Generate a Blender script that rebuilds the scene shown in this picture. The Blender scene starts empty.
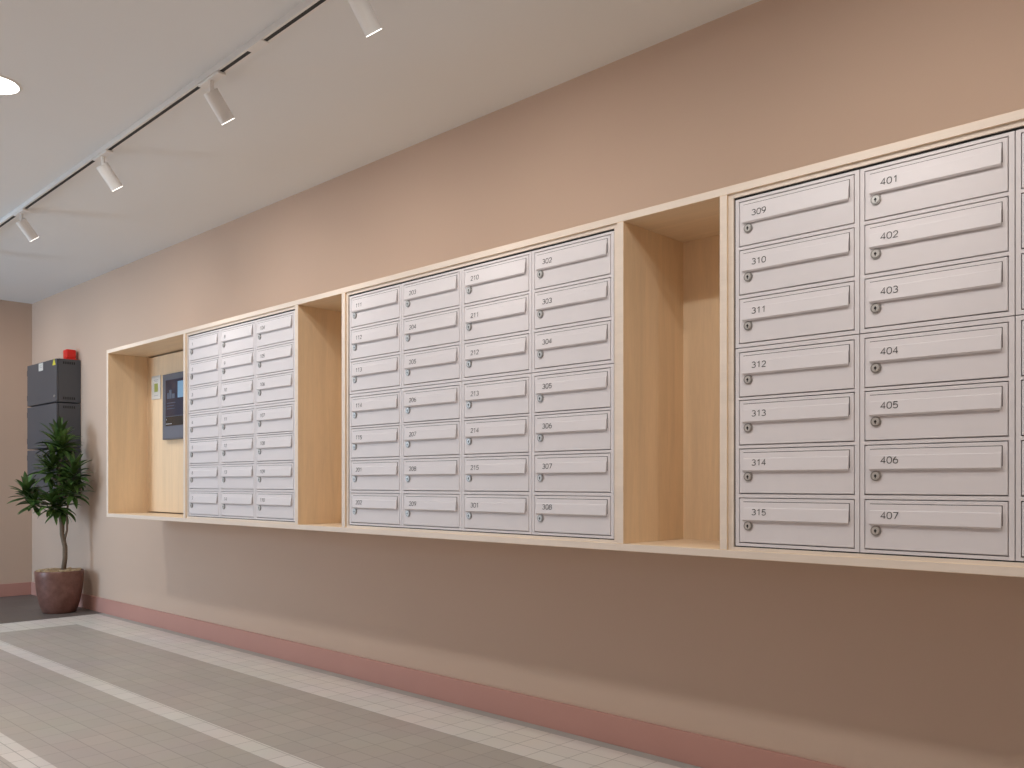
import bpy, bmesh, math, random
from mathutils import Vector, Matrix

random.seed(7)
C = bpy.context.scene.collection
SC = bpy.context.scene
PI = math.pi

# ------------------------------------------------------------------ camera
cam_d = bpy.data.cameras.new('camera')
cam = bpy.data.objects.new('camera', cam_d)
C.objects.link(cam)
cam.location = (0.0, -2.69, 0.995)
cam.rotation_euler = (PI / 2, 0, math.radians(44.0))
cam_d.sensor_width = 36.0
cam_d.lens = 880.0 * 36.0 / 1024.0
cam_d.shift_y = 99.5 / 1024.0
cam_d.clip_end = 60
SC.camera = cam

# ------------------------------------------------------------------ world, daylight, exposure
SC.view_settings.view_transform = 'Standard'
SC.view_settings.look = 'None'
SC.view_settings.gamma = 1.0
SC.view_settings.use_curve_mapping = False
SC.view_settings.exposure = 0.53
W = bpy.data.worlds.new('world')
SC.world = W
W.use_nodes = True
wb = W.node_tree.nodes['Background']
wb.inputs[0].default_value = (0.62, 0.78, 1.0, 1)
wb.inputs[1].default_value = 1.0

DOWN_W = 8.5          # each recessed downlight
SPOT_W = 12.0          # each track spotlight
DAY_W = 75.0           # daylight entering through the window behind the camera
LAMP_COL = (0.96, 1.0, 1.0)
FILL_ROW_COL = (1.0, 0.92, 0.83)
SPOT_COL = (1.0, 0.93, 0.86)
FILL_ROW_W = 165.0          # unseen second row of narrow downlights, added as fill light

day = bpy.data.lights.new('window_daylight', 'AREA')
day.shape = 'RECTANGLE'
day.size, day.size_y = 1.5, 2.1
day.energy = DAY_W
day.color = (0.55, 0.78, 1.0)
day_o = bpy.data.objects.new('window_daylight', day)
C.objects.link(day_o)
day_o.location = (-7.65, -4.78, 1.25)
day_o.rotation_euler = (math.radians(72), 0, 0)      # shines towards +Y and a little down

# ------------------------------------------------------------------ room measures
H = 2.607
XL, XR = -8.59, 3.0
YF = -4.6
ZB, ZT = 0.7745, 1.8755     # mail cabinet bottom and top
YC = -0.37                  # mail cabinet front
ZC = 0.995

# ------------------------------------------------------------------ materials
def new_mat(name):
    m = bpy.data.materials.new(name)
    m.use_nodes = True
    nt = m.node_tree
    return m, nt, nt.nodes['Principled BSDF']

def coords(nt, scale=(1, 1, 1), loc=(0, 0, 0)):
    tc = nt.nodes.new('ShaderNodeTexCoord')
    mp = nt.nodes.new('ShaderNodeMapping')
    mp.inputs['Scale'].default_value = scale
    mp.inputs['Location'].default_value = loc
    nt.links.new(tc.outputs['Object'], mp.inputs['Vector'])
    return mp.outputs['Vector']

def plain(name, col, rough=0.5, metal=0.0, noise=0.0, nscale=30, bump=0.0, bscale=200, spec=0.5):
    m, nt, b = new_mat(name)
    b.inputs['Roughness'].default_value = rough
    b.inputs['Metallic'].default_value = metal
    b.inputs['Specular IOR Level'].default_value = spec
    b.inputs['Base Color'].default_value = (*col, 1)
    v = coords(nt)
    n = nt.nodes.new('ShaderNodeTexNoise')
    n.inputs['Scale'].default_value = nscale
    n.inputs['Detail'].default_value = 4
    nt.links.new(v, n.inputs['Vector'])
    r = nt.nodes.new('ShaderNodeMix')
    r.data_type = 'RGBA'
    r.inputs[6].default_value = (*[c * (1 - noise) for c in col], 1)
    r.inputs[7].default_value = (*[min(1, c * (1 + noise)) for c in col], 1)
    nt.links.new(n.outputs['Fac'], r.inputs[0])
    nt.links.new(r.outputs[2], b.inputs['Base Color'])
    if bump:
        n2 = nt.nodes.new('ShaderNodeTexNoise')
        n2.inputs['Scale'].default_value = bscale
        nt.links.new(v, n2.inputs['Vector'])
        bp = nt.nodes.new('ShaderNodeBump')
        bp.inputs['Strength'].default_value = bump
        bp.inputs['Distance'].default_value = 0.002
        nt.links.new(n2.outputs['Fac'], bp.inputs['Height'])
        nt.links.new(bp.outputs['Normal'], b.inputs['Normal'])
    return m

def plywood(name, col, grain=(9, 9, 0.7), dark=0.12):
    m, nt, b = new_mat(name)
    b.inputs['Roughness'].default_value = 0.42
    b.inputs['Specular IOR Level'].default_value = 0.4
    v = coords(nt, grain)
    n = nt.nodes.new('ShaderNodeTexNoise')
    n.inputs['Scale'].default_value = 2.2
    n.inputs['Detail'].default_value = 6
    n.inputs['Roughness'].default_value = 0.6
    n.inputs['Distortion'].default_value = 0.6
    nt.links.new(v, n.inputs['Vector'])
    v2 = coords(nt, tuple(g * 9 for g in grain))
    n2 = nt.nodes.new('ShaderNodeTexNoise')
    n2.inputs['Scale'].default_value = 3.0
    n2.inputs['Detail'].default_value = 3
    nt.links.new(v2, n2.inputs['Vector'])
    mx = nt.nodes.new('ShaderNodeMath'); mx.operation = 'MULTIPLY_ADD'
    mx.inputs[1].default_value = 0.35
    nt.links.new(n2.outputs['Fac'], mx.inputs[0])
    nt.links.new(n.outputs['Fac'], mx.inputs[2])
    cr = nt.nodes.new('ShaderNodeValToRGB')
    cr.color_ramp.elements[0].position = 0.40
    cr.color_ramp.elements[1].position = 0.92
    cr.color_ramp.elements[0].color = (*[c * (1 - dark) for c in col], 1)
    cr.color_ramp.elements[1].color = (*[min(1, c * 1.06) for c in col], 1)
    nt.links.new(mx.outputs[0], cr.inputs[0])
    nt.links.new(cr.outputs[0], b.inputs['Base Color'])
    return m

def tiles(name, col, grout, pitch, anchor, rough=0.42, mortar=0.0035, vary=0.04):
    """grid of floor tiles; pitch and anchor in metres in the floor's own frame"""
    m, nt, b = new_mat(name)
    b.inputs['Roughness'].default_value = rough
    v = coords(nt, (1, 1, 1), (-anchor[0] + 200 * pitch[0], -anchor[1] + 200 * pitch[1], 0))
    br = nt.nodes.new('ShaderNodeTexBrick')
    br.offset = 0.0
    br.squash = 1.0
    br.inputs['Scale'].default_value = 1.0
    br.inputs['Brick Width'].default_value = pitch[0]
    br.inputs['Row Height'].default_value = pitch[1]
    br.inputs['Mortar Size'].default_value = mortar / 2
    br.inputs['Mortar Smooth'].default_value = 0.2
    br.inputs['Color1'].default_value = (*[c * (1 - vary) for c in col], 1)
    br.inputs['Color2'].default_value = (*[min(1, c * (1 + vary)) for c in col], 1)
    br.inputs['Mortar'].default_value = (*grout, 1)
    nt.links.new(v, br.inputs['Vector'])
    n = nt.nodes.new('ShaderNodeTexNoise')
    n.inputs['Scale'].default_value = 3.0
    n.inputs['Detail'].default_value = 5
    nt.links.new(coords(nt), n.inputs['Vector'])
    mul = nt.nodes.new('ShaderNodeMix'); mul.data_type = 'RGBA'; mul.blend_type = 'MULTIPLY'
    mul.inputs[0].default_value = 0.12
    nt.links.new(br.outputs['Color'], mul.inputs[6])
    nt.links.new(n.outputs['Color'], mul.inputs[7])
    nt.links.new(mul.outputs[2], b.inputs['Base Color'])
    bp = nt.nodes.new('ShaderNodeBump')
    bp.inputs['Strength'].default_value = 0.35
    bp.inputs['Distance'].default_value = 0.002
    bp.invert = True
    nt.links.new(br.outputs['Fac'], bp.inputs['Height'])
    nt.links.new(bp.outputs['Normal'], b.inputs['Normal'])
    return m

def glow(name, col, strength):
    m, nt, b = new_mat(name)
    b.inputs['Base Color'].default_value = (0.8, 0.8, 0.8, 1)
    b.inputs['Emission Color'].default_value = (*col, 1)
    b.inputs['Emission Strength'].default_value = strength
    return m

M = {}
M['wall'] = plain('wall_paint', (0.60, 0.445, 0.348), 0.75, noise=0.015, nscale=2, bump=0.10, bscale=260, spec=0.25)
M['ceiling'] = plain('ceiling_paint', (0.80, 0.81, 0.82), 0.85, noise=0.01, nscale=2, bump=0.05, bscale=200, spec=0.2)
M['edge'] = plywood('birch_plywood_front_edge', (0.80, 0.685, 0.585), (0.7, 9, 9), 0.06)
M['base'] = plain('terracotta_baseboard_paint', (0.52, 0.27, 0.22), 0.5, noise=0.03, nscale=6, spec=0.4)
M['ply'] = plywood('birch_plywood_upright', (0.86, 0.65, 0.435))
M['plyh'] = plywood('birch_plywood_lengthwise', (0.84, 0.66, 0.47), (0.7, 9, 9))
M['white_metal'] = plain('white_powder_coat', (0.735, 0.69, 0.70), 0.45, noise=0.01, nscale=8, bump=0.03, bscale=600)
M['chrome'] = plain('brushed_steel', (0.56, 0.54, 0.52), 0.4, 0.55, noise=0.1, nscale=300)
M['steel_ring'] = plain('dull_steel_ring', (0.30, 0.285, 0.27), 0.4, 0.6, noise=0.1, nscale=300)
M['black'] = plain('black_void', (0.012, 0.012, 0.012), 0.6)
M['ink'] = plain('dark_grey_ink', (0.045, 0.043, 0.043), 0.6)
M['tile'] = tiles('beige_floor_tiles', (0.475, 0.425, 0.385), (0.32, 0.28, 0.25), (0.127, 0.0957), (-2.07, -0.353))
M['tilew'] = tiles('white_floor_tiles', (0.72, 0.675, 0.63), (0.38, 0.35, 0.32), (0.127, 0.0977), (-2.07, -0.353))
M['strip'] = plain('grey_edge_strip', (0.44, 0.425, 0.40), 0.6, noise=0.06, nscale=12)
M['dark_floor'] = tiles('dark_grey_floor_tiles', (0.15, 0.125, 0.115), (0.10, 0.09, 0.085), (0.3, 0.3), (-6.942, -0.06), 0.5, 0.003, 0.08)
M['lamp_white'] = plain('white_lacquer', (0.80, 0.78, 0.76), 0.4, noise=0.01)
M['lens'] = glow('lit_lens', (1.0, 0.95, 0.88), 9.0)
M['spot_lens'] = glow('lit_spot_lens', (1.0, 0.95, 0.88), 3.0)
M['anthracite'] = plain('anthracite_powder_coat', (0.070, 0.072, 0.083), 0.45, noise=0.04, nscale=15)
M['anthracite_dark'] = plain('black_slot', (0.01, 0.01, 0.011), 0.7)
M['red'] = plain('red_plastic', (0.75, 0.02, 0.012), 0.3, noise=0.03)
M['yellow'] = plain('yellow_sticker', (0.75, 0.68, 0.05), 0.5)
M['paper'] = plain('white_card', (0.62, 0.60, 0.56), 0.6)
M['grey_print'] = plain('grey_print', (0.35, 0.35, 0.36), 0.6)
M['olive'] = plain('olive_green_print', (0.33, 0.36, 0.07), 0.5)
M['panel_grey'] = plain('blue_grey_panel', (0.095, 0.11, 0.145), 0.35, noise=0.02)
M['panel_low'] = plain('slate_lower_panel', (0.13, 0.145, 0.19), 0.4)
M['screen'] = glow('dark_blue_screen', (0.02, 0.035, 0.10), 0.10)
M['screen'].node_tree.nodes['Principled BSDF'].inputs['Base Color'].default_value = (0.012, 0.018, 0.04, 1)
M['screen'].node_tree.nodes['Principled BSDF'].inputs['Roughness'].default_value = 0.12
M['scr_cyan'] = glow('lit_cyan_block', (0.30, 0.55, 0.85), 0.20)
M['scr_dim'] = glow('lit_dim_lines', (0.2, 0.24, 0.32), 0.10)
M['scr_white'] = glow('lit_white_text', (0.8, 0.85, 0.9), 0.15)
M['scr_cyan'].node_tree.nodes['Principled BSDF'].inputs['Base Color'].default_value = (0.1, 0.17, 0.24, 1)
M['scr_dim'].node_tree.nodes['Principled BSDF'].inputs['Base Color'].default_value = (0.05, 0.06, 0.09, 1)
M['scr_white'].node_tree.nodes['Principled BSDF'].inputs['Base Color'].default_value = (0.3, 0.32, 0.34, 1)
M['scr_black'] = plain('black_keypad', (0.015, 0.016, 0.02), 0.25)
M['bark'] = plain('grey_brown_bark', (0.16, 0.115, 0.08), 0.85, noise=0.3, nscale=40, bump=0.5, bscale=90)
M['soil'] = plain('bark_chips', (0.46, 0.33, 0.20), 0.9, noise=0.5, nscale=70, bump=0.8, bscale=80)
M['glassframe'] = plain('dark_window_frame', (0.06, 0.06, 0.065), 0.4)

def pot_mat():
    m, nt, b = new_mat('mottled_brown_glaze')
    b.inputs['Roughness'].default_value = 0.38
    n = nt.nodes.new('ShaderNodeTexNoise'); n.inputs['Scale'].default_value = 14; n.inputs['Detail'].default_value = 8
    n.inputs['Roughness'].default_value = 0.7
    nt.links.new(coords(nt), n.inputs['Vector'])
    cr = nt.nodes.new('ShaderNodeValToRGB')
    cr.color_ramp.elements[0].position = 0.35; cr.color_ramp.elements[0].color = (0.13, 0.052, 0.038, 1)
    cr.color_ramp.elements[1].position = 0.72; cr.color_ramp.elements[1].color = (0.24, 0.115, 0.09, 1)
    nt.links.new(n.outputs['Fac'], cr.inputs[0]); nt.links.new(cr.outputs[0], b.inputs['Base Color'])
    return m
M['pot'] = pot_mat()

def leaf_mat(name, col):
    m, nt, b = new_mat(name)
    b.inputs['Roughness'].default_value = 0.3
    n = nt.nodes.new('ShaderNodeTexNoise'); n.inputs['Scale'].default_value = 9
    nt.links.new(coords(nt), n.inputs['Vector'])
    cr = nt.nodes.new('ShaderNodeValToRGB')
    cr.color_ramp.elements[0].position = 0.35; cr.color_ramp.elements[0].color = (*[c * 0.5 for c in col], 1)
    cr.color_ramp.elements[1].position = 0.7; cr.color_ramp.elements[1].color = (*[c * 1.5 for c in col], 1)
    nt.links.new(n.outputs['Fac'], cr.inputs[0]); nt.links.new(cr.outputs[0], b.inputs['Base Color'])
    return m
M['leaf'] = leaf_mat('deep_green_leaf', (0.060, 0.115, 0.026))

def glass_mat():
    m = bpy.data.materials.new('window_glass'); m.use_nodes = True
    nt = m.node_tree; nt.nodes.clear()
    o = nt.nodes.new('ShaderNodeOutputMaterial'); t = nt.nodes.new('ShaderNodeBsdfTransparent')
    g = nt.nodes.new('ShaderNodeBsdfGlossy'); g.inputs['Roughness'].default_value = 0.02
    x = nt.nodes.new('ShaderNodeMixShader'); x.inputs[0].default_value = 0.06
    nt.links.new(t.outputs[0], x.inputs[1]); nt.links.new(g.outputs[0], x.inputs[2]); nt.links.new(x.outputs[0], o.inputs[0])
    return m
M['glass'] = glass_mat()

# ------------------------------------------------------------------ mesh helpers
def bx(bm, x0, x1, y0, y1, z0, z1, bev=0.0, seg=1, mi=0):
    vs = [bm.verts.new(p) for p in ((x0, y0, z0), (x1, y0, z0), (x1, y1, z0), (x0, y1, z0),
                                    (x0, y0, z1), (x1, y0, z1), (x1, y1, z1), (x0, y1, z1))]
    fs = [bm.faces.new([vs[i] for i in q]) for q in ((3, 2, 1, 0), (4, 5, 6, 7), (0, 1, 5, 4), (1, 2, 6, 5), (2, 3, 7, 6), (3, 0, 4, 7))]
    for f in fs:
        f.material_index = mi
    if bev:
        es = list({e for f in fs for e in f.edges})
        r = bmesh.ops.bevel(bm, geom=es, offset=bev, segments=seg, affect='EDGES', profile=0.5)
        for f in r['faces']:
            f.material_index = mi
    return fs

def mesh(name, bm, mats, smooth=False):
    bmesh.ops.recalc_face_normals(bm, faces=bm.faces[:])
    me = bpy.data.meshes.new(name)
    bm.to_mesh(me)
    bm.free()
    for m in (mats if isinstance(mats, (list, tuple)) else [mats]):
        me.materials.append(M[m])
    if smooth:
        for p in me.polygons:
            p.use_smooth = True
    return me

def link(name, me, parent=None, loc=None):
    o = bpy.data.objects.new(name, me)
    C.objects.link(o)
    if parent:
        o.parent = parent
    if loc:
        o.location = loc
    return o

def obj(name, bm, mats, parent=None, loc=None, smooth=False):
    return link(name, mesh(name, bm, mats, smooth), parent, loc)

def box_obj(name, b, mat, parent=None, bev=0.0, seg=1):
    bm = bmesh.new()
    bx(bm, *b, bev=bev, seg=seg)
    return obj(name, bm, mat, parent)

def tag(o, label, cat, group=None):
    o['label'] = label
    o['category'] = cat
    if group:
        o['group'] = group
    return o

def thing(name, label, cat, loc=(0, 0, 0), group=None):
    o = bpy.data.objects.new(name, None)
    o.empty_display_size = 0.05
    C.objects.link(o)
    o.location = loc
    return tag(o, label, cat, group)

def struct(o):
    o['kind'] = 'structure'
    return o

def cyl(bm, p0, p1, r0, r1=None, n=24, caps=True, mi=0):
    r1 = r0 if r1 is None else r1
    p0, p1 = Vector(p0), Vector(p1)
    d = (p1 - p0).normalized()
    u = d.orthogonal().normalized()
    v = d.cross(u)
    A = [bm.verts.new(p0 + (u * math.cos(2 * PI * i / n) + v * math.sin(2 * PI * i / n)) * r0) for i in range(n)]
    B = [bm.verts.new(p1 + (u * math.cos(2 * PI * i / n) + v * math.sin(2 * PI * i / n)) * r1) for i in range(n)]
    fs = [bm.faces.new((A[i], A[(i + 1) % n], B[(i + 1) % n], B[i])) for i in range(n)]
    if caps:
        fs += [bm.faces.new(A[::-1]), bm.faces.new(B)]
    for f in fs:
        f.material_index = mi
    return fs

def lathe(bm, prof, n=48):
    rings = []
    for r, z in prof:
        if r < 1e-6:
            rings.append([bm.verts.new((0, 0, z))])
        else:
            rings.append([bm.verts.new((r * math.cos(2 * PI * i / n), r * math.sin(2 * PI * i / n), z)) for i in range(n)])
    for a, b in zip(rings, rings[1:]):
        for i in range(n):
            j = (i + 1) % n
            if len(a) == 1 and len(b) == 1:
                continue
            if len(a) == 1:
                bm.faces.new((a[0], b[j], b[i]))
            elif len(b) == 1:
                bm.faces.new((a[i], a[j], b[0]))
            else:
                bm.faces.new((a[i], a[j], b[j], b[i]))

def tube(bm, pts, rad, n=8):
    pts = [Vector(p) for p in pts]
    prev = None
    u = None
    for k, p in enumerate(pts):
        d = (pts[min(k + 1, len(pts) - 1)] - pts[max(k - 1, 0)]).normalized()
        if u is None:
            u = d.orthogonal().normalized()
        else:
            u = (u - d * u.dot(d)).normalized()
        v = d.cross(u)
        r = rad[k] if isinstance(rad, (list, tuple)) else rad
        ring = [bm.verts.new(p + (u * math.cos(2 * PI * i / n) + v * math.sin(2 * PI * i / n)) * r) for i in range(n)]
        if prev:
            for i in range(n):
                bm.faces.new((prev[i], prev[(i + 1) % n], ring[(i + 1) % n], ring[i]))
        else:
            bm.faces.new(ring[::-1])
        prev = ring
    bm.faces.new(prev)

# ------------------------------------------------------------------ the room
def floor():
    bm = bmesh.new()
    z = 0.0
    def q(x0, x1, y0, y1, mi):
        f = bm.faces.new([bm.verts.new(p) for p in ((x0, y0, z), (x1, y0, z), (x1, y1, z), (x0, y1, z))])
        f.material_index = mi
    XA, XB = -6.942, -6.535                       # white band across the hall
    q(XL, XA, YF, 0, 3)
    q(XA, XR, -0.060, 0, 2)                       # grey strip along the wall
    q(XA, XR, -0.353, -0.060, 1)                  # white border
    q(XA, XB, YF, -0.353, 1)
    ys = [(-0.353, -0.928, 0), (-0.928, -1.023, 1), (-1.023, -1.580, 0), (-1.580, -1.675, 1), (-1.675, -2.25, 0),
          (-2.25, -2.345, 1), (-2.345, -2.92, 0), (-2.92, -3.015, 1), (-3.015, YF, 0)]
    for a, b, mi in ys:
        q(XB, XR, b, a, mi)
    # slab below
    for f in bx(bm, XL, XR, YF, 0, -0.15, -0.002):
        f.material_index = 0
    return struct(obj('floor', bm, ['tile', 'tilew', 'strip', 'dark_floor']))
floor()
struct(box_obj('ceiling', (XL - 0.15, XR + 0.15, YF - 0.15, 0.15, H, H + 0.15), 'ceiling'))
struct(box_obj('wall_right', (XL - 0.15, XR + 0.15, 0.0, 0.15, -0.15, H), 'wall'))
struct(box_obj('wall_back', (XL - 0.15, XL, YF, 0.0, -0.15, H), 'wall'))
struct(box_obj('wall_front', (XR, XR + 0.15, YF, 0.0, -0.15, H), 'wall'))
WX0, WX1, WZ0, WZ1 = -8.45, -6.85, 0.15, 2.3
bm = bmesh.new()
bx(bm, XL - 0.15, WX0, YF - 0.15, YF, -0.15, H)
bx(bm, WX1, XR + 0.15, YF - 0.15, YF, -0.15, H)
bx(bm, WX0, WX1, YF - 0.15, YF, -0.15, WZ0)
bx(bm, WX0, WX1, YF - 0.15, YF, WZ1, H)
struct(obj('wall_left', bm, 'wall'))
bm = bmesh.new()
for a, b in ((WX0, WX0 + .05), (WX1 - .05, WX1), ((WX0 + WX1) / 2 - .025, (WX0 + WX1) / 2 + .025)):
    bx(bm, a, b, YF - 0.10, YF - 0.04, WZ0, WZ1)
bx(bm, WX0 + .05, WX1 - .05, YF - 0.099, YF - 0.041, WZ0, WZ0 + .05)
bx(bm, WX0 + .05, WX1 - .05, YF - 0.099, YF - 0.041, WZ1 - .05, WZ1)
win = struct(obj('window_1', bm, 'glassframe'))
box_obj('window_pane', (WX0 + .02, WX1 - .02, YF - 0.075, YF - 0.069, WZ0 + .02, WZ1 - .02), 'glass', win)
struct(box_obj('baseboard_right', (XL + 0.012, XR, -0.012, 0.0, 0.0, 0.112), 'base', bev=0.0015))
struct(box_obj('baseboard_back', (XL, XL + 0.012, YF, 0.0, 0.0, 0.112), 'base', bev=0.0015))

# ------------------------------------------------------------------ the plywood mail cabinet
T = 0.024
DIV = [(-5.963, -5.936), (-4.861, -4.834), (-3.693, -3.666), (-3.309, -3.282), (-1.762, -1.735), (-1.379, -1.354), (-0.200, -0.174)]
BANKS = [(1, 2, -4.8185, 3), (3, 4, -3.2634, 4), (5, 6, -1.333, 3)]     # divider left, divider right, first mailbox x, columns
PW = 0.3707
EDGE = [0.8380, 0.6910, 0.5485, 0.3985, 0.2500, 0.1075, -0.0360, -0.1845]   # mailbox row limits above the camera
cab = thing('mail_cabinet', 'long wall hung birch plywood cabinet with three mailbox bays and open niches', 'cabinet', (-3.07, 0, ZB))
def cpart(name, b, mat, bev=0.001):
    x0, x1, y0, y1, z0, z1 = b
    bm = bmesh.new()
    bx(bm, x0 + 3.07, x1 + 3.07, y0, y1, z0 - ZB, z1 - ZB, bev=bev)
    bmesh.ops.recalc_face_normals(bm, faces=bm.faces[:])
    if 'panel' in name or name == 'divider':
        for f in bm.faces:
            if f.normal.y < -0.9 and y0 < YC + 0.01:      # sawn front edge
                f.material_index = 1
    return obj(name, bm, [mat, 'edge'], cab)
XA, XB = DIV[0][0], DIV[-1][1]
cpart('top_panel', (XA, XB, YC, 0, ZT - T, ZT), 'plyh')
cpart('bottom_panel', (XA, XB, YC, 0, ZB, ZB + T), 'plyh')
for i, (a, b) in enumerate(DIV):
    cpart('side_panel' if i in (0, len(DIV) - 1) else 'divider', (a, b, YC + (0 if i in (0, 6) else 0.0003), 0, ZB + T, ZT - T), 'ply', 0.0008)
# backs of the niches
cpart('back_panel', (DIV[2][1], DIV[3][0], -0.017, 0, ZB + T, ZT - T), 'ply', 0)
cpart('back_panel', (DIV[4][1], DIV[5][0], -0.017, 0, ZB + T, ZT - T), 'ply', 0)
cpart('back_panel', (DIV[0][1], DIV[1][0], -0.017, 0, ZB + T, ZT - T), 'ply', 0)
for i, j, _, _ in BANKS:
    cpart('back_panel', (DIV[i][1], DIV[j][0], -0.012, 0, ZB + T, ZT - T), 'ply', 0)
# shallow niche: filler post and access door
cpart('filler_strip', (DIV[0][1], DIV[0][1] + 0.022, -0.112, -0.094, ZB + T, ZT - T), 'ply')
cpart('access_door', (DIV[0][1] + 0.026, DIV[1][0] - 0.003, -0.112, -0.094, ZB + T + 0.008, ZT - T - 0.010), 'ply')
# thin plywood frames set back around each bay of mailboxes
for i, j, xs, nc in BANKS:
    xa, xb = DIV[i][1], DIV[j][0]
    la = xs - xa - 0.0035
    lb = xb - (xs + nc * PW) - 0.0035
    o = (3.07, ZB)
    bm = bmesh.new()
    z0, z1 = ZB + T, ZT - T
    y0, y1 = YC + 0.007, YC + 0.20
    bx(bm, xa + o[0], xa + la + o[0], y0, y1, z0 - ZB, z1 - ZB)
    bx(bm, xb - lb + o[0], xb + o[0], y0, y1, z0 - ZB, z1 - ZB)
    bx(bm, xa + la + o[0], xb - lb + o[0], y0, y1, z1 - 0.0128 - ZB, z1 - ZB)
    bx(bm, xa + la + o[0], xb - lb + o[0], y0, y1, z0 - ZB, z0 + 0.0095 - ZB)
    obj('inner_frame', bm, 'edge', cab)
    bm = bmesh.new()                                  # black strips painting the shade in the gap around the mailboxes
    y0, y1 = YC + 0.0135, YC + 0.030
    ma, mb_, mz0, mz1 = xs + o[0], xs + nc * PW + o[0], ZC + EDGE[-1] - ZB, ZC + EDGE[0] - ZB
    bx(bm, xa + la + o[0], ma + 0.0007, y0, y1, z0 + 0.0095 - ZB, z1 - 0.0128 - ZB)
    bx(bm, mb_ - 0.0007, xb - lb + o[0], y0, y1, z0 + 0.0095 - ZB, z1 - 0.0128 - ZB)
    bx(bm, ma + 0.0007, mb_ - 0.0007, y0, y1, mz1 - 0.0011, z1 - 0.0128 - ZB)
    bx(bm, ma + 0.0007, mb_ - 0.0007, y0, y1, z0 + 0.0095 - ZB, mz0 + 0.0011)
    obj('gap_shade', bm, 'black', cab)

# ------------------------------------------------------------------ mailboxes
DOOR_W, DOOR_H, DX = 0.3405, 0.128, 0.0145
YM = YC + 0.0105            # front plane of the mailboxes
# door tops above the camera height and the module limits, measured
TOPS = [0.8262, 0.6837, 0.5408, 0.3835, 0.2425, 0.1000, -0.0440]
ROWN = ['top', 'second', 'third', 'fourth', 'fifth', 'sixth', 'bottom']

def casing(row):
    """steel case of one mailbox: origin bottom left of its cell, front at y=0"""
    g = 0.0012
    hi, lo = EDGE[row], EDGE[row + 1]
    h = hi - lo
    dz1 = h - (hi - TOPS[row])          # door top in the cell
    dz0 = dz1 - DOOR_H
    gp = 0.0022
    top_g = 0.0013 if row in (0, 3) else 0.0
    bot_g = 0.0013 if row in (2, 6) else 0.0
    bm = bmesh.new()
    x0, x1 = g, PW - g
    z0, z1 = bot_g, h - top_g
    a0, a1, c0, c1 = DX - gp, DX + DOOR_W + gp, dz0 - 0.0030, dz1 + 0.0028
    d = 0.022
    bx(bm, x0, a0, 0, d, z0, z1)
    bx(bm, a1, x1, 0, d, z0, z1)
    bx(bm, a0, a1, 0, d, c1, z1)
    bx(bm, a0, a1, 0, d, z0, c0)
    bx(bm, x0 + 0.004, x1 - 0.004, d, 0.30, z0 + (0.004 if bot_g else 0.0), z1 - (0.006 if top_g else 0.0))
    return mesh('casing', bm, 'white_metal')

def door_mesh():
    bm = bmesh.new()
    bx(bm, 0, DOOR_W, 0.0, 0.016, 0, DOOR_H, bev=0.0012, seg=2)
    return mesh('door', bm, 'white_metal')

FT, FH, FX, FW = 0.0105, 0.0515, 0.0140, 0.3140
def flap_mesh():
    """mail flap: upper strip, slanted lower part, curled lip; origin at the door's bottom left"""
    bm = bmesh.new()
    zt = DOOR_H - FT
    prof = [(0.0012, 0), (-0.0020, 0.0), (-0.0030, 0.0160), (-0.0058, 0.0172), (-0.0086, FH - 0.002), (-0.0089, FH - 0.0005), (-0.0050, FH + 0.0045), (0.0012, FH - 0.022)]
    L = [bm.verts.new((FX, y, zt - d)) for y, d in prof]
    R = [bm.verts.new((FX + FW, y, zt - d)) for y, d in prof]
    n = len(prof)
    for i in range(n):
        bm.faces.new((L[i], L[(i + 1) % n], R[(i + 1) % n], R[i]))
    bm.faces.new(L[::-1]); bm.faces.new(R)
    return mesh('flap', bm, 'white_metal')

def flap_shade_mesh():
    """black strips on the door painting the shadow gap above and beside the flap"""
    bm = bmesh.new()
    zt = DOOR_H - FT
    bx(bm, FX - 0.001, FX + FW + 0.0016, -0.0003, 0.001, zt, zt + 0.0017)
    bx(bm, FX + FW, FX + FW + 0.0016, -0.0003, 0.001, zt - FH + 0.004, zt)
    return mesh('flap_shade', bm, 'black')

LX, LZ = 0.0288, DOOR_H - 0.0800
def lock_mesh():
    bm = bmesh.new()
    cyl(bm, (0, 0.001, 0), (0, -0.0035, 0), 0.0140, 0.0135, 28)
    cyl(bm, (0, -0.0034, 0), (0, -0.0055, 0), 0.0102, 0.0094, 24, mi=1)
    return mesh('lock', bm, ['steel_ring', 'chrome'])
def keyhole_mesh():
    bm = bmesh.new()
    cyl(bm, (0, -0.0050, 0), (0, -0.0060, 0), 0.0034, None, 16)
    bx(bm, -0.0011, 0.0011, -0.0062, -0.0050, -0.0065, 0.0045)
    return mesh('keyhole', bm, 'black')

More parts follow.
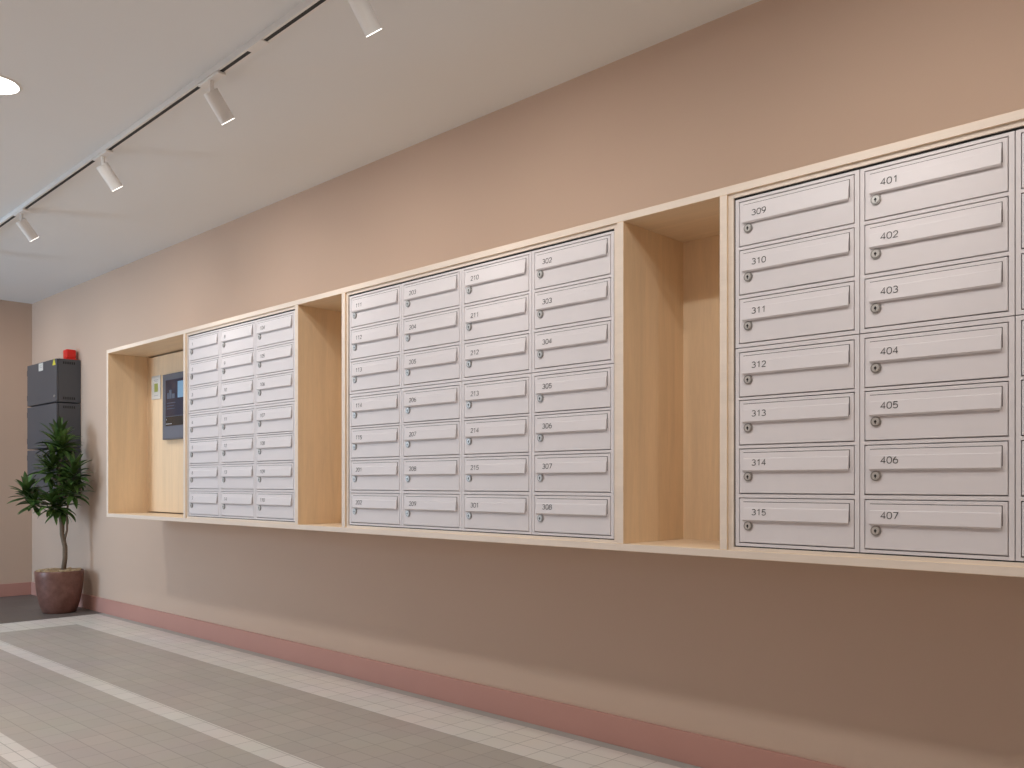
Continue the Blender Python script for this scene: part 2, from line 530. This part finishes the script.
def arc(cx, cy, rx, ry, a0, a1, n=12):
    return [(cx + rx * math.cos(math.radians(a0 + (a1 - a0) * i / n)), cy + ry * math.sin(math.radians(a0 + (a1 - a0) * i / n))) for i in range(n + 1)]
def sup(cx, cy, rx, ry, n=28, e=0.82):
    out = []
    for i in range(n + 1):
        t = 2 * PI * i / n
        c, s = math.cos(t), math.sin(t)
        out.append((cx + rx * math.copysign(abs(c) ** e, c), cy + ry * math.copysign(abs(s) ** e, s)))
    return out
DIG = {
    '0': [sup(.5, .5, .5, .5)],
    '1': [[(.18, .76), (.60, 1.0), (.60, 0)]],
    '2': [arc(.5, .70, .46, .30, 165, -25, 12) + [(.03, 0), (1.0, 0)]],
    '3': [arc(.46, .75, .44, .25, 150, -90, 12), arc(.46, .26, .52, .26, 90, -150, 14)],
    '4': [[(.74, 0), (.74, 1), (0, .27), (1.02, .27)]],
    '5': [[(.92, 1), (.16, 1), (.08, .52)] + arc(.47, .31, .50, .31, 140, -150, 16)],
    '6': [sup(.5, .31, .48, .31), [(.02, .36), (.10, .62), (.30, .86), (.62, 1.0)]],
    '7': [[(0, 1), (1, 1), (.36, 0)]],
    '8': [sup(.5, .76, .41, .24), sup(.5, .27, .5, .27)],
    '9': [sup(.5, .69, .48, .31), [(.98, .64), (.90, .38), (.70, .14), (.38, 0)]],
}
def ribbon(bm, pts, w):
    pts = [Vector((p[0], 0, p[1])) for p in pts]
    closed = (pts[0] - pts[-1]).length < 1e-6
    if closed:
        pts = pts[:-1]
    n = len(pts)
    ln = []
    for i, p in enumerate(pts):
        a = pts[i - 1] if (i > 0 or closed) else p
        b = pts[(i + 1) % n] if (i < n - 1 or closed) else p
        d0 = (p - a).normalized() if (p - a).length > 1e-9 else None
        d1 = (b - p).normalized() if (b - p).length > 1e-9 else None
        d0 = d0 or d1; d1 = d1 or d0
        t = (d0 + d1)
        t = t.normalized() if t.length > 0.2 else d1
        nrm = Vector((-t.z, 0, t.x))
        k = 1.0 / max(0.55, nrm.dot(Vector((-d1.z, 0, d1.x))))
        ln.append((bm.verts.new(p + nrm * w / 2 * k), bm.verts.new(p - nrm * w / 2 * k)))
    for i in range(n if closed else n - 1):
        a, b = ln[i], ln[(i + 1) % n]
        bm.faces.new((a[0], b[0], b[1], a[1]))
def number_mesh(s):
    bm = bmesh.new()
    w, h, adv = 0.0118, 0.0165, 0.0158
    for k, ch in enumerate(s):
        for st in DIG[ch]:
            ribbon(bm, [(k * adv + x * w, y * h) for x, y in st], 0.0021)
    g = bmesh.ops.extrude_face_region(bm, geom=bm.faces[:])
    for v in g['geom']:
        if isinstance(v, bmesh.types.BMVert):
            v.co.y += 0.0004
    return mesh('number', bm, 'ink')

CAS = [casing(r) for r in range(7)]
ME = dict(door=door_mesh(), flap=flap_mesh(), slot=flap_shade_mesh(), lock=lock_mesh(), key=keyhole_mesh())
SLANT = math.atan2(0.0028, 0.0323)

def mailbox(x, row, num, label):
    t = thing('mailbox', label, 'mailbox', (x, YM, ZC + EDGE[row + 1]), 'mailboxes in the plywood cabinet')
    link('casing', CAS[row], t)
    dz = TOPS[row] - DOOR_H - EDGE[row + 1]
    d = link('door', ME['door'], t, (DX, -0.0006, dz))
    f = link('flap', ME['flap'], t, (DX, -0.0006, dz))
    link('flap_gap_shade', ME['slot'], t, (DX, -0.0006, dz))
    k = link('lock', ME['lock'], t, (DX + LX, -0.0006, dz + LZ))
    link('keyhole', ME['key'], k)
    if num:
        zb = DOOR_H - 0.0472          # baseline
        dd = DOOR_H - FT - zb         # depth below the flap's top
        y = -0.0058 - (dd - 0.0172) * 0.0028 / 0.0323
        o = link('number', number_mesh(num), t, (DX + 0.0440, -0.0006 + y - 0.0007, dz + zb))
        o.rotation_euler = (-SLANT, 0, 0)
    return t

COLS = [
    ([str(i) for i in range(1, 8)], 'left column of the farthest bay'),
    ([str(i) for i in range(8, 15)], 'middle column of the farthest bay'),
    ([str(i) for i in range(104, 111)], 'right column of the farthest bay'),
    (['111', '112', '113', '114', '115', '201', '202'], 'first column of the middle bay'),
    ([str(i) for i in range(203, 210)], 'second column of the middle bay'),
    ([str(i) for i in range(210, 216)] + ['301'], 'third column of the middle bay'),
    ([str(i) for i in range(302, 309)], 'fourth column of the middle bay'),
    ([str(i) for i in range(309, 316)], 'left column of the nearest bay'),
    ([str(i) for i in range(401, 408)], 'second column of the nearest bay'),
    ([None] * 7, ''),
]
ci = 0
for i, j, xs, nc in BANKS:
    for c in range(nc):
        nums, where = COLS[ci]
        ci += 1
        for r in range(7):
            if nums[r]:
                lab = 'white mailbox numbered %s, %s row, %s' % (nums[r], ROWN[r], where)
            else:
                lab = 'white mailbox cut off by the right picture edge, %s row of its column' % ROWN[r]
            mailbox(xs + c * PW, r, nums[r], lab)

# ------------------------------------------------------------------ in the far niche: touch panel and card
tp = thing('entry_panel', 'dark blue grey touch screen panel mounted inside the far left plywood niche', 'screen', (-5.632, -0.1126, 1.279))
PWD, PH = 0.37, 0.424
bm = bmesh.new(); bx(bm, 0, PWD, -0.030, 0, 0, PH, bev=0.003, seg=2)
obj('housing', bm, 'panel_grey', tp)
s = box_obj('screen', (0.048, PWD - 0.048, -0.0315, -0.029, 0.150, PH - 0.040), 'screen', tp, 0.0005)
box_obj('display_block', (0.222, PWD - 0.055, -0.0325, -0.031, 0.262, 0.366), 'scr_cyan', s)
bm = bmesh.new()
for (xa, xb, za, zb) in ((0.075, 0.098, 0.262, 0.300), (0.103, 0.135, 0.262, 0.318), (0.140, 0.180, 0.262, 0.292),
                         (0.07, 0.19, 0.232, 0.236), (0.07, 0.17, 0.214, 0.218), (0.07, 0.18, 0.196, 0.200)):
    bx(bm, xa, xb, -0.0322, -0.031, za, zb)
obj('display_lines', bm, 'scr_dim', s)
k = box_obj('keypad', (0.048, PWD - 0.048, -0.0314, -0.029, 0.088, 0.146), 'scr_black', tp, 0.0005)
bm = bmesh.new()
for q in range(5):
    bx(bm, 0.056 + q * 0.017, 0.068 + q * 0.017, -0.0322, -0.031, 0.098, 0.103)
obj('keypad_text', bm, 'scr_white', k)
box_obj('keypad_icon', (0.060, 0.066, -0.0322, -0.031, 0.125, 0.133), 'scr_white', k)
box_obj('lower_panel', (0.012, PWD - 0.012, -0.0308, -0.029, 0.010, 0.082), 'panel_low', tp, 0.0004)

nc_ = thing('notice_card', 'white card with an olive green mark beside the touch screen panel', 'card', (-5.852, -0.1126, 1.557))
box_obj('card', (0, 0.134, -0.006, 0, 0, 0.156), 'paper', nc_, 0.0012)
bm = bmesh.new(); bx(bm, 0.046, 0.098, -0.0068, -0.005, 0.048, 0.104, bev=0.0003)
obj('green_mark', bm, 'olive', nc_)
bm = bmesh.new()
bx(bm, 0.035, 0.105, -0.0064, -0.005, 0.126, 0.131); bx(bm, 0.045, 0.092, -0.0064, -0.005, 0.117, 0.121); bx(bm, 0.04, 0.10, -0.0064, -0.005, 0.022, 0.026)
obj('printed_lines', bm, 'grey_print', nc_)

# ------------------------------------------------------------------ dark grey enclosures on the wall
EX0, EX1, EY = -8.116, -7.429, -0.186
def enclosure(z0, z1, label, stickers=False, vents_top=True, vents_low=True):
    h = z1 - z0
    t = thing('metal_enclosure', label, 'metal box', (EX0, 0, z0), 'stacked grey enclosures')
    w = EX1 - EX0
    box_obj('housing', (0, w, EY + 0.016, 0, 0.004, h - 0.004), 'anthracite', t, 0.003, 2)
    dr = box_obj('front_door', (0.002, w, EY, EY + 0.0145, 0.006, h - 0.006), 'anthracite', t, 0.003, 2)
    for z in (0.05, h - 0.09):
        bm = bmesh.new(); cyl(bm, (-0.004, EY + 0.008, z), (-0.004, EY + 0.008, z + 0.045), 0.007, None, 12)
        obj('hinge', bm, 'anthracite_dark', t)
    def vent(zc):
        bm = bmesh.new()
        for q in range(6):
            y = EY + 0.050 + q * 0.016
            bx(bm, w - 0.001, w + 0.0008, y, y + 0.010, zc - 0.010, zc + 0.010)
        obj('vent_slots', bm, 'anthracite_dark', t)
    if vents_top:
        vent(h - 0.035)
    if vents_low:
        vent(0.035)
    bm = bmesh.new(); cyl(bm, (w - 0.035, EY + 0.001, 0.05), (w - 0.035, EY - 0.006, 0.05), 0.009, None, 16)
    obj('door_lock', bm, 'chrome', t)
    if stickers:
        bm = bmesh.new(); bx(bm, 0.285, 0.385, EY - 0.0012, EY + 0.001, h - 0.075, h - 0.012)
        a = obj('label_sticker', bm, 'paper', dr)
        bm = bmesh.new(); bx(bm, 0.300, 0.370, EY - 0.0018, EY - 0.001, h - 0.050, h - 0.046); bx(bm, 0.300, 0.350, EY - 0.0018, EY - 0.001, h - 0.036, h - 0.032)
        obj('sticker_print', bm, 'grey_print', dr)
        bm = bmesh.new()
        v = [bm.verts.new(p) for p in ((0.60, EY - 0.001, h - 0.055), (0.672, EY - 0.001, h - 0.055), (0.636, EY - 0.001, h - 0.004))]
        bm.faces.new(v)
        r = bmesh.ops.extrude_face_region(bm, geom=bm.faces[:])
        for q in r['geom']:
            if isinstance(q, bmesh.types.BMVert):
                q.co.y += 0.002
        obj('warning_sticker', bm, 'yellow', dr)
    return t
enclosure(1.640, 1.992, 'dark grey metal enclosure with a yellow sticker, topmost of three on the wall', True)
enclosure(1.278, 1.640, 'dark grey metal enclosure, middle of the three stacked behind the plant')
enclosure(0.870, 1.278, 'dark grey metal enclosure, lowest of the three, half hidden by leaves')
bm = bmesh.new()
bx(bm, -0.042, 0.042, -0.042, 0.042, 0.0, 0.012, bev=0.002)
bx(bm, -0.039, 0.039, -0.039, 0.039, 0.010, 0.086, bev=0.012, seg=3)
tag(obj('alarm_beacon', bm, 'red', None, (-7.507, -0.060, 1.989)), 'small bright red box standing on top of the grey metal enclosures', 'alarm')

# ------------------------------------------------------------------ potted plant
PX, PY = -7.254, -0.222
plant = thing('potted_dracaena', 'tall green leafy houseplant in a brown glazed pot in the corner', 'plant', (PX, PY, 0))
bm = bmesh.new()
lathe(bm, [(0, 0.0), (0.112, 0.0), (0.120, 0.008), (0.141, 0.070), (0.156, 0.140), (0.166, 0.210), (0.172, 0.280), (0.174, 0.318), (0.172, 0.324), (0.168, 0.324), (0.1665, 0.316), (0.162, 0.22), (0.14, 0.10), (0, 0.09)], 56)
obj('pot', bm, 'pot', plant, smooth=True)
bm = bmesh.new()
lathe(bm, [(0, 0.324), (0.05, 0.323), (0.10, 0.320), (0.15, 0.315), (0.1655, 0.311)], 40)
for k in range(220):                               # bark chips
    a, r = random.random() * 2 * PI, 0.152 * math.sqrt(random.random())
    s_ = random.uniform(0.006, 0.014)
    m4 = Matrix.Translation((r * math.cos(a), r * math.sin(a), 0.3225 + random.uniform(-0.002, 0.006))) @ Matrix.Rotation(random.random() * 6, 4, 'Z') @ Matrix.Rotation(random.uniform(-.5, .5), 4, 'X')
    fs = bx(bm, -s_, s_, -s_ * .6, s_ * .6, -s_ * .3, s_ * .3)
    for v in {v for f in fs for v in f.verts}:
        v.co = m4 @ v.co
o = obj('bark_mulch', bm, 'soil', plant)
RT = Vector((0.7193, 0.6947, 0)); FW = Vector((-0.6947, 0.7193, 0))
def pp(px, py, d=0.0):                             # lateral metres to the right of the pot's middle, height, metres away
    return RT * px + FW * d + Vector((0, 0, py))
def px2(x, y, d=0.0):
    return pp((x - 59.0) / 129.0, 0.995 + (483.5 - y) / 129.0, d)
stems = [
    [px2(62.5, 573), px2(64.5, 558), px2(64.5, 547), px2(61.5, 534), px2(61.5, 524), px2(59, 509), px2(58, 500), px2(58.5, 485), px2(57, 465), px2(58, 448), px2(59, 436)],
    [px2(63.5, 541), px2(66.5, 530), px2(66.5, 512), px2(68, 498), px2(73, 486, -0.03), px2(77, 476, -0.06)],
    [px2(59.5, 512), px2(62, 500, -.05), px2(63, 485, -.06), px2(62, 470, -.05), px2(64, 458, -0.04)],
    [px2(59.5, 510), px2(53, 504, -.04), px2(42, 502, -.06), px2(33, 500, -.08), px2(28, 494, -.08)],
    [px2(58, 500), px2(50, 495, .02), px2(36, 490, .03), px2(24, 495, .0)],
]
rads = [[.0185, .0175, .018, .0165, .018, .016, .013, .011, .010, .009, .008], [.010, .008, .007, .007, .006, .005], [.010, .008, .007, .006, .005], [.010, .008, .007, .006, .005], [.008, .006, .005, .005]]
for st, rd in zip(stems, rads):
    bm = bmesh.new(); tube(bm, st, rd, 10)
    obj('stem', bm, 'bark', plant, smooth=True)

def leaf(bm, base, az, el, length, width, droop, twist):
    """one strap leaf curving over under its own weight, with a shallow keel"""
    n = 7
    p = Vector(base)
    d_el = el
    prev = None
    for k in range(n + 1):
        s = k / n
        w = width * (math.sin(PI * min(1, 0.12 + s * 0.88)) ** 0.7) * (1 if s < 0.98 else 0.05)
        d = Vector((math.cos(az) * math.cos(d_el), math.sin(az) * math.cos(d_el), math.sin(d_el)))
        side = Vector((-math.sin(az), math.cos(az), 0))
        up = side.cross(d).normalized() * -1
        side = (side * math.cos(twist) + up * math.sin(twist)).normalized()
        up = d.cross(side).normalized()
        vs = []
        for sgn, kk in ((-1, .0), (0, -0.18), (1, .0)):
            q = p + side * (w / 2 * sgn) + up * (w * kk)
            wx, wy, wz = q.x + PX, q.y + PY, q.z
            if wy > -0.015:
                wy = -0.015 - 0.02 * random.random()
            if wx < -7.415 and wy > -0.20 and wz > 0.84:
                wx = -7.415 + 0.01 * random.random() if wx > -7.6 else wx
                if wx <= -7.6:
                    wy = -0.205
            vs.append(bm.verts.new((wx - PX, wy - PY, wz)))
        if prev:
            bm.faces.new((prev[0], prev[1], vs[1], vs[0]))
            bm.faces.new((prev[1], prev[2], vs[2], vs[1]))
        prev = vs
        p = p + d * (length / n)
        d_el -= droop / n * (0.5 + s)
def rosette(c, count, length, up=0.0, sag=1.0, seed=0, axis_h=0.09):
    random.seed(seed)
    bm = bmesh.new()
    for k in range(count):
        s = k / count
        az = k * 2.39996 + random.uniform(-.25, .25)
        el = math.radians(78 - 95 * (1 - s)) + up + random.uniform(-.12, .12)
        base = Vector(c) + Vector((0, 0, (s - 0.6) * axis_h))
        leaf(bm, base, az, el, length * random.uniform(.8, 1.12), 0.037 * random.uniform(.8, 1.15), random.uniform(.6, 1.2) * sag, random.uniform(-.5, .5))
    return obj('leaf_rosette', bm, 'leaf', plant, smooth=True)
rosette(px2(58, 444), 36, 0.185, 0.12, 1.0, 1, 0.10)
rosette(px2(66, 446, -.06), 22, 0.15, 0.1, 1.1, 11, 0.06)
rosette(px2(56, 466, -.05), 34, 0.19, -0.05, 1.0, 2, 0.12)
rosette(px2(77, 474, -.06), 34, 0.165, 0.05, 1.1, 3, 0.12)
rosette(px2(76, 491, -.05), 26, 0.16, -0.05, 1.1, 4, 0.08)
rosette(px2(30, 493, -.06), 28, 0.155, 0.1, 0.9, 5, 0.07)
rosette(px2(31, 501, .02), 22, 0.15, -0.15, 1.0, 6, 0.06)
rosette(px2(40, 503, -.08), 16, 0.14, -0.1, 1.1, 9, 0.05)
rosette(px2(57, 503, -.07), 32, 0.17, -0.1, 1.2, 7, 0.08)
rosette(px2(63, 482, .0), 24, 0.16, 0.0, 1.0, 8, 0.10)
rosette(px2(62, 506, -.02), 20, 0.15, -0.35, 1.2, 13, 0.06)
rosette(px2(50, 472, -.02), 18, 0.16, -0.1, 1.0, 14, 0.08)

# ------------------------------------------------------------------ ceiling lights
TZ = 2.583
TROT = -0.0180
def ty(x):
    return -1.041 + TROT * (x + 2.44)
trk = thing('lighting_track', 'long white lighting track with a dark slot running along the ceiling', 'lighting track', (-2.8, ty(-2.8), TZ))
trk.rotation_euler[2] = math.atan(TROT)
TX0, TX1 = -8.3, 1.6
o = 2.8
bm = bmesh.new()
bx(bm, TX0 + o, TX1 + o, -0.018, -0.008, 0, H - TZ)
bx(bm, TX0 + o, TX1 + o, 0.008, 0.018, 0, H - TZ)
bx(bm, TX0 + o, TX1 + o, -0.008, 0.008, 0.012, H - TZ)
obj('rail', bm, 'lamp_white', trk)
bm = bmesh.new(); bx(bm, TX0 + o, TX1 + o, -0.008, 0.008, 0.001, 0.0125)
obj('slot', bm, 'black', trk)
for cx_ in (-2.885, -6.3):
    box_obj('coupler', (cx_ + o - 0.055, cx_ + o + 0.055, -0.0185, 0.0185, -0.002, 0.008), 'lamp_white', trk, 0.001)

AX = Vector((-0.03, 0.787, -1.0)).normalized()
def spot(x, label, power=1.0):
    t = thing('track_spotlight', label, 'spotlight', (x, ty(x), TZ), 'spotlights on the ceiling track')
    t.rotation_euler[2] = math.atan(TROT)
    box_obj('adapter', (-0.085, 0.085, -0.0175, 0.0175, -0.012, -0.001), 'lamp_white', t, 0.002)
    bm = bmesh.new(); cyl(bm, (0.0, 0, -0.012), (0.0, 0, -0.066), 0.009, None, 16)
    obj('arm', bm, 'lamp_white', t, smooth=False)
    p0 = Vector((0.0, -0.006, -0.052)); p1 = p0 + AX * 0.122
    bm = bmesh.new()
    r = 0.030
    u = AX.orthogonal().normalized()
    cyl(bm, p0, p0 + AX * 0.003, r - 0.003, r, 32)
    cyl(bm, p0 + AX * 0.003, p1, r, r, 32, caps=False)
    cyl(bm, p1, p1 - AX * 0.002, r, r - 0.0015, 32, caps=False)
    cyl(bm, p1 - AX * 0.002, p1 - AX * 0.02, r - 0.0015, r - 0.004, 32, caps=False)
    obj('lamp_body', bm, 'lamp_white', t)
    bm = bmesh.new(); cyl(bm, p1 - AX * 0.003, p1 + AX * 0.0012, r - 0.002, None, 32)
    obj('lens', bm, 'spot_lens', t)
    l = bpy.data.lights.new('spot_lamp', 'SPOT')
    l.energy = SPOT_W * power; l.spot_size = math.radians(140); l.spot_blend = 1.0; l.shadow_soft_size = 0.028
    l.color = SPOT_COL
    lo = bpy.data.objects.new('spot_lamp', l); C.objects.link(lo)
    lo.parent = t
    lo.location = p1 + AX * 0.004
    lo.rotation_euler = (AX).to_track_quat('-Z', 'Y').to_euler()
SPX = [(-5.63, 'white tube spotlight on the track, leftmost and farthest one seen'), (-4.37, 'white tube spotlight on the track, second from the left'),
       (-3.242, 'white tube spotlight on the track, third from the left'), (-2.268, 'white tube spotlight nearest the camera, cut by the top picture edge'),
       (-0.80, 'white tube spotlight on the track above the nearest mailboxes, outside the picture'), (0.40, 'white tube spotlight at the track end behind the camera')]
SPX += [(-6.85, 'added white tube spotlight for fill on the track past the left picture edge'), (-8.0, 'added white tube spotlight for fill at the far end of the track, outside the picture')]  # unseen spots added to brighten the left end of the hall
for x, lab in SPX:
    spot(x, lab, (0.9 if x < -7.5 else 0.6) if x < -6.5 else (0.8 if x < -5 else 1.0))

def downlight(x, y, label, narrow=False):
    t = thing('downlight', label, 'downlight', (x, y, H), 'recessed downlights')
    bm = bmesh.new()
    n = 48
    rp = [(0.089, -0.004), (0.091, -0.005), (0.100, -0.004), (0.102, 0.0)]
    lathe(bm, rp, n)
    obj('trim_ring', bm, 'lamp_white', t, smooth=True)
    bm = bmesh.new(); cyl(bm, (0, 0, -0.001), (0, 0, -0.0035), 0.090, None, 48)
    obj('lens', bm, 'lens', t)
    if narrow:
        l = bpy.data.lights.new('downlight_lamp', 'SPOT')
        l.spot_size = math.radians(96); l.spot_blend = 0.5; l.shadow_soft_size = 0.06; l.energy = FILL_ROW_W
    else:
        l = bpy.data.lights.new('downlight_lamp', 'AREA')
        l.shape = 'DISK'; l.size = 0.14; l.energy = DOWN_W
    l.color = FILL_ROW_COL if narrow else LAMP_COL
    lo = bpy.data.objects.new('downlight_lamp', l); C.objects.link(lo)
    lo.parent = t; lo.location = (0, 0, -0.006)
for x in (-6.3, -3.945, -1.55, 0.82):  # extra row, put in to lift the ambient light
    downlight(x, -3.55, 'added unseen fill downlight of the second row along the opposite wall, outside the picture', True)
DLX = [(-6.30, 'round recessed ceiling downlight beyond the left picture edge'), (-3.965, 'bright round recessed ceiling downlight at the left picture edge'),
       (-1.55, 'round recessed ceiling downlight above the camera'), (0.82, 'round recessed ceiling downlight behind the camera')]
for x, lab in DLX:
    downlight(x, -1.59, lab)
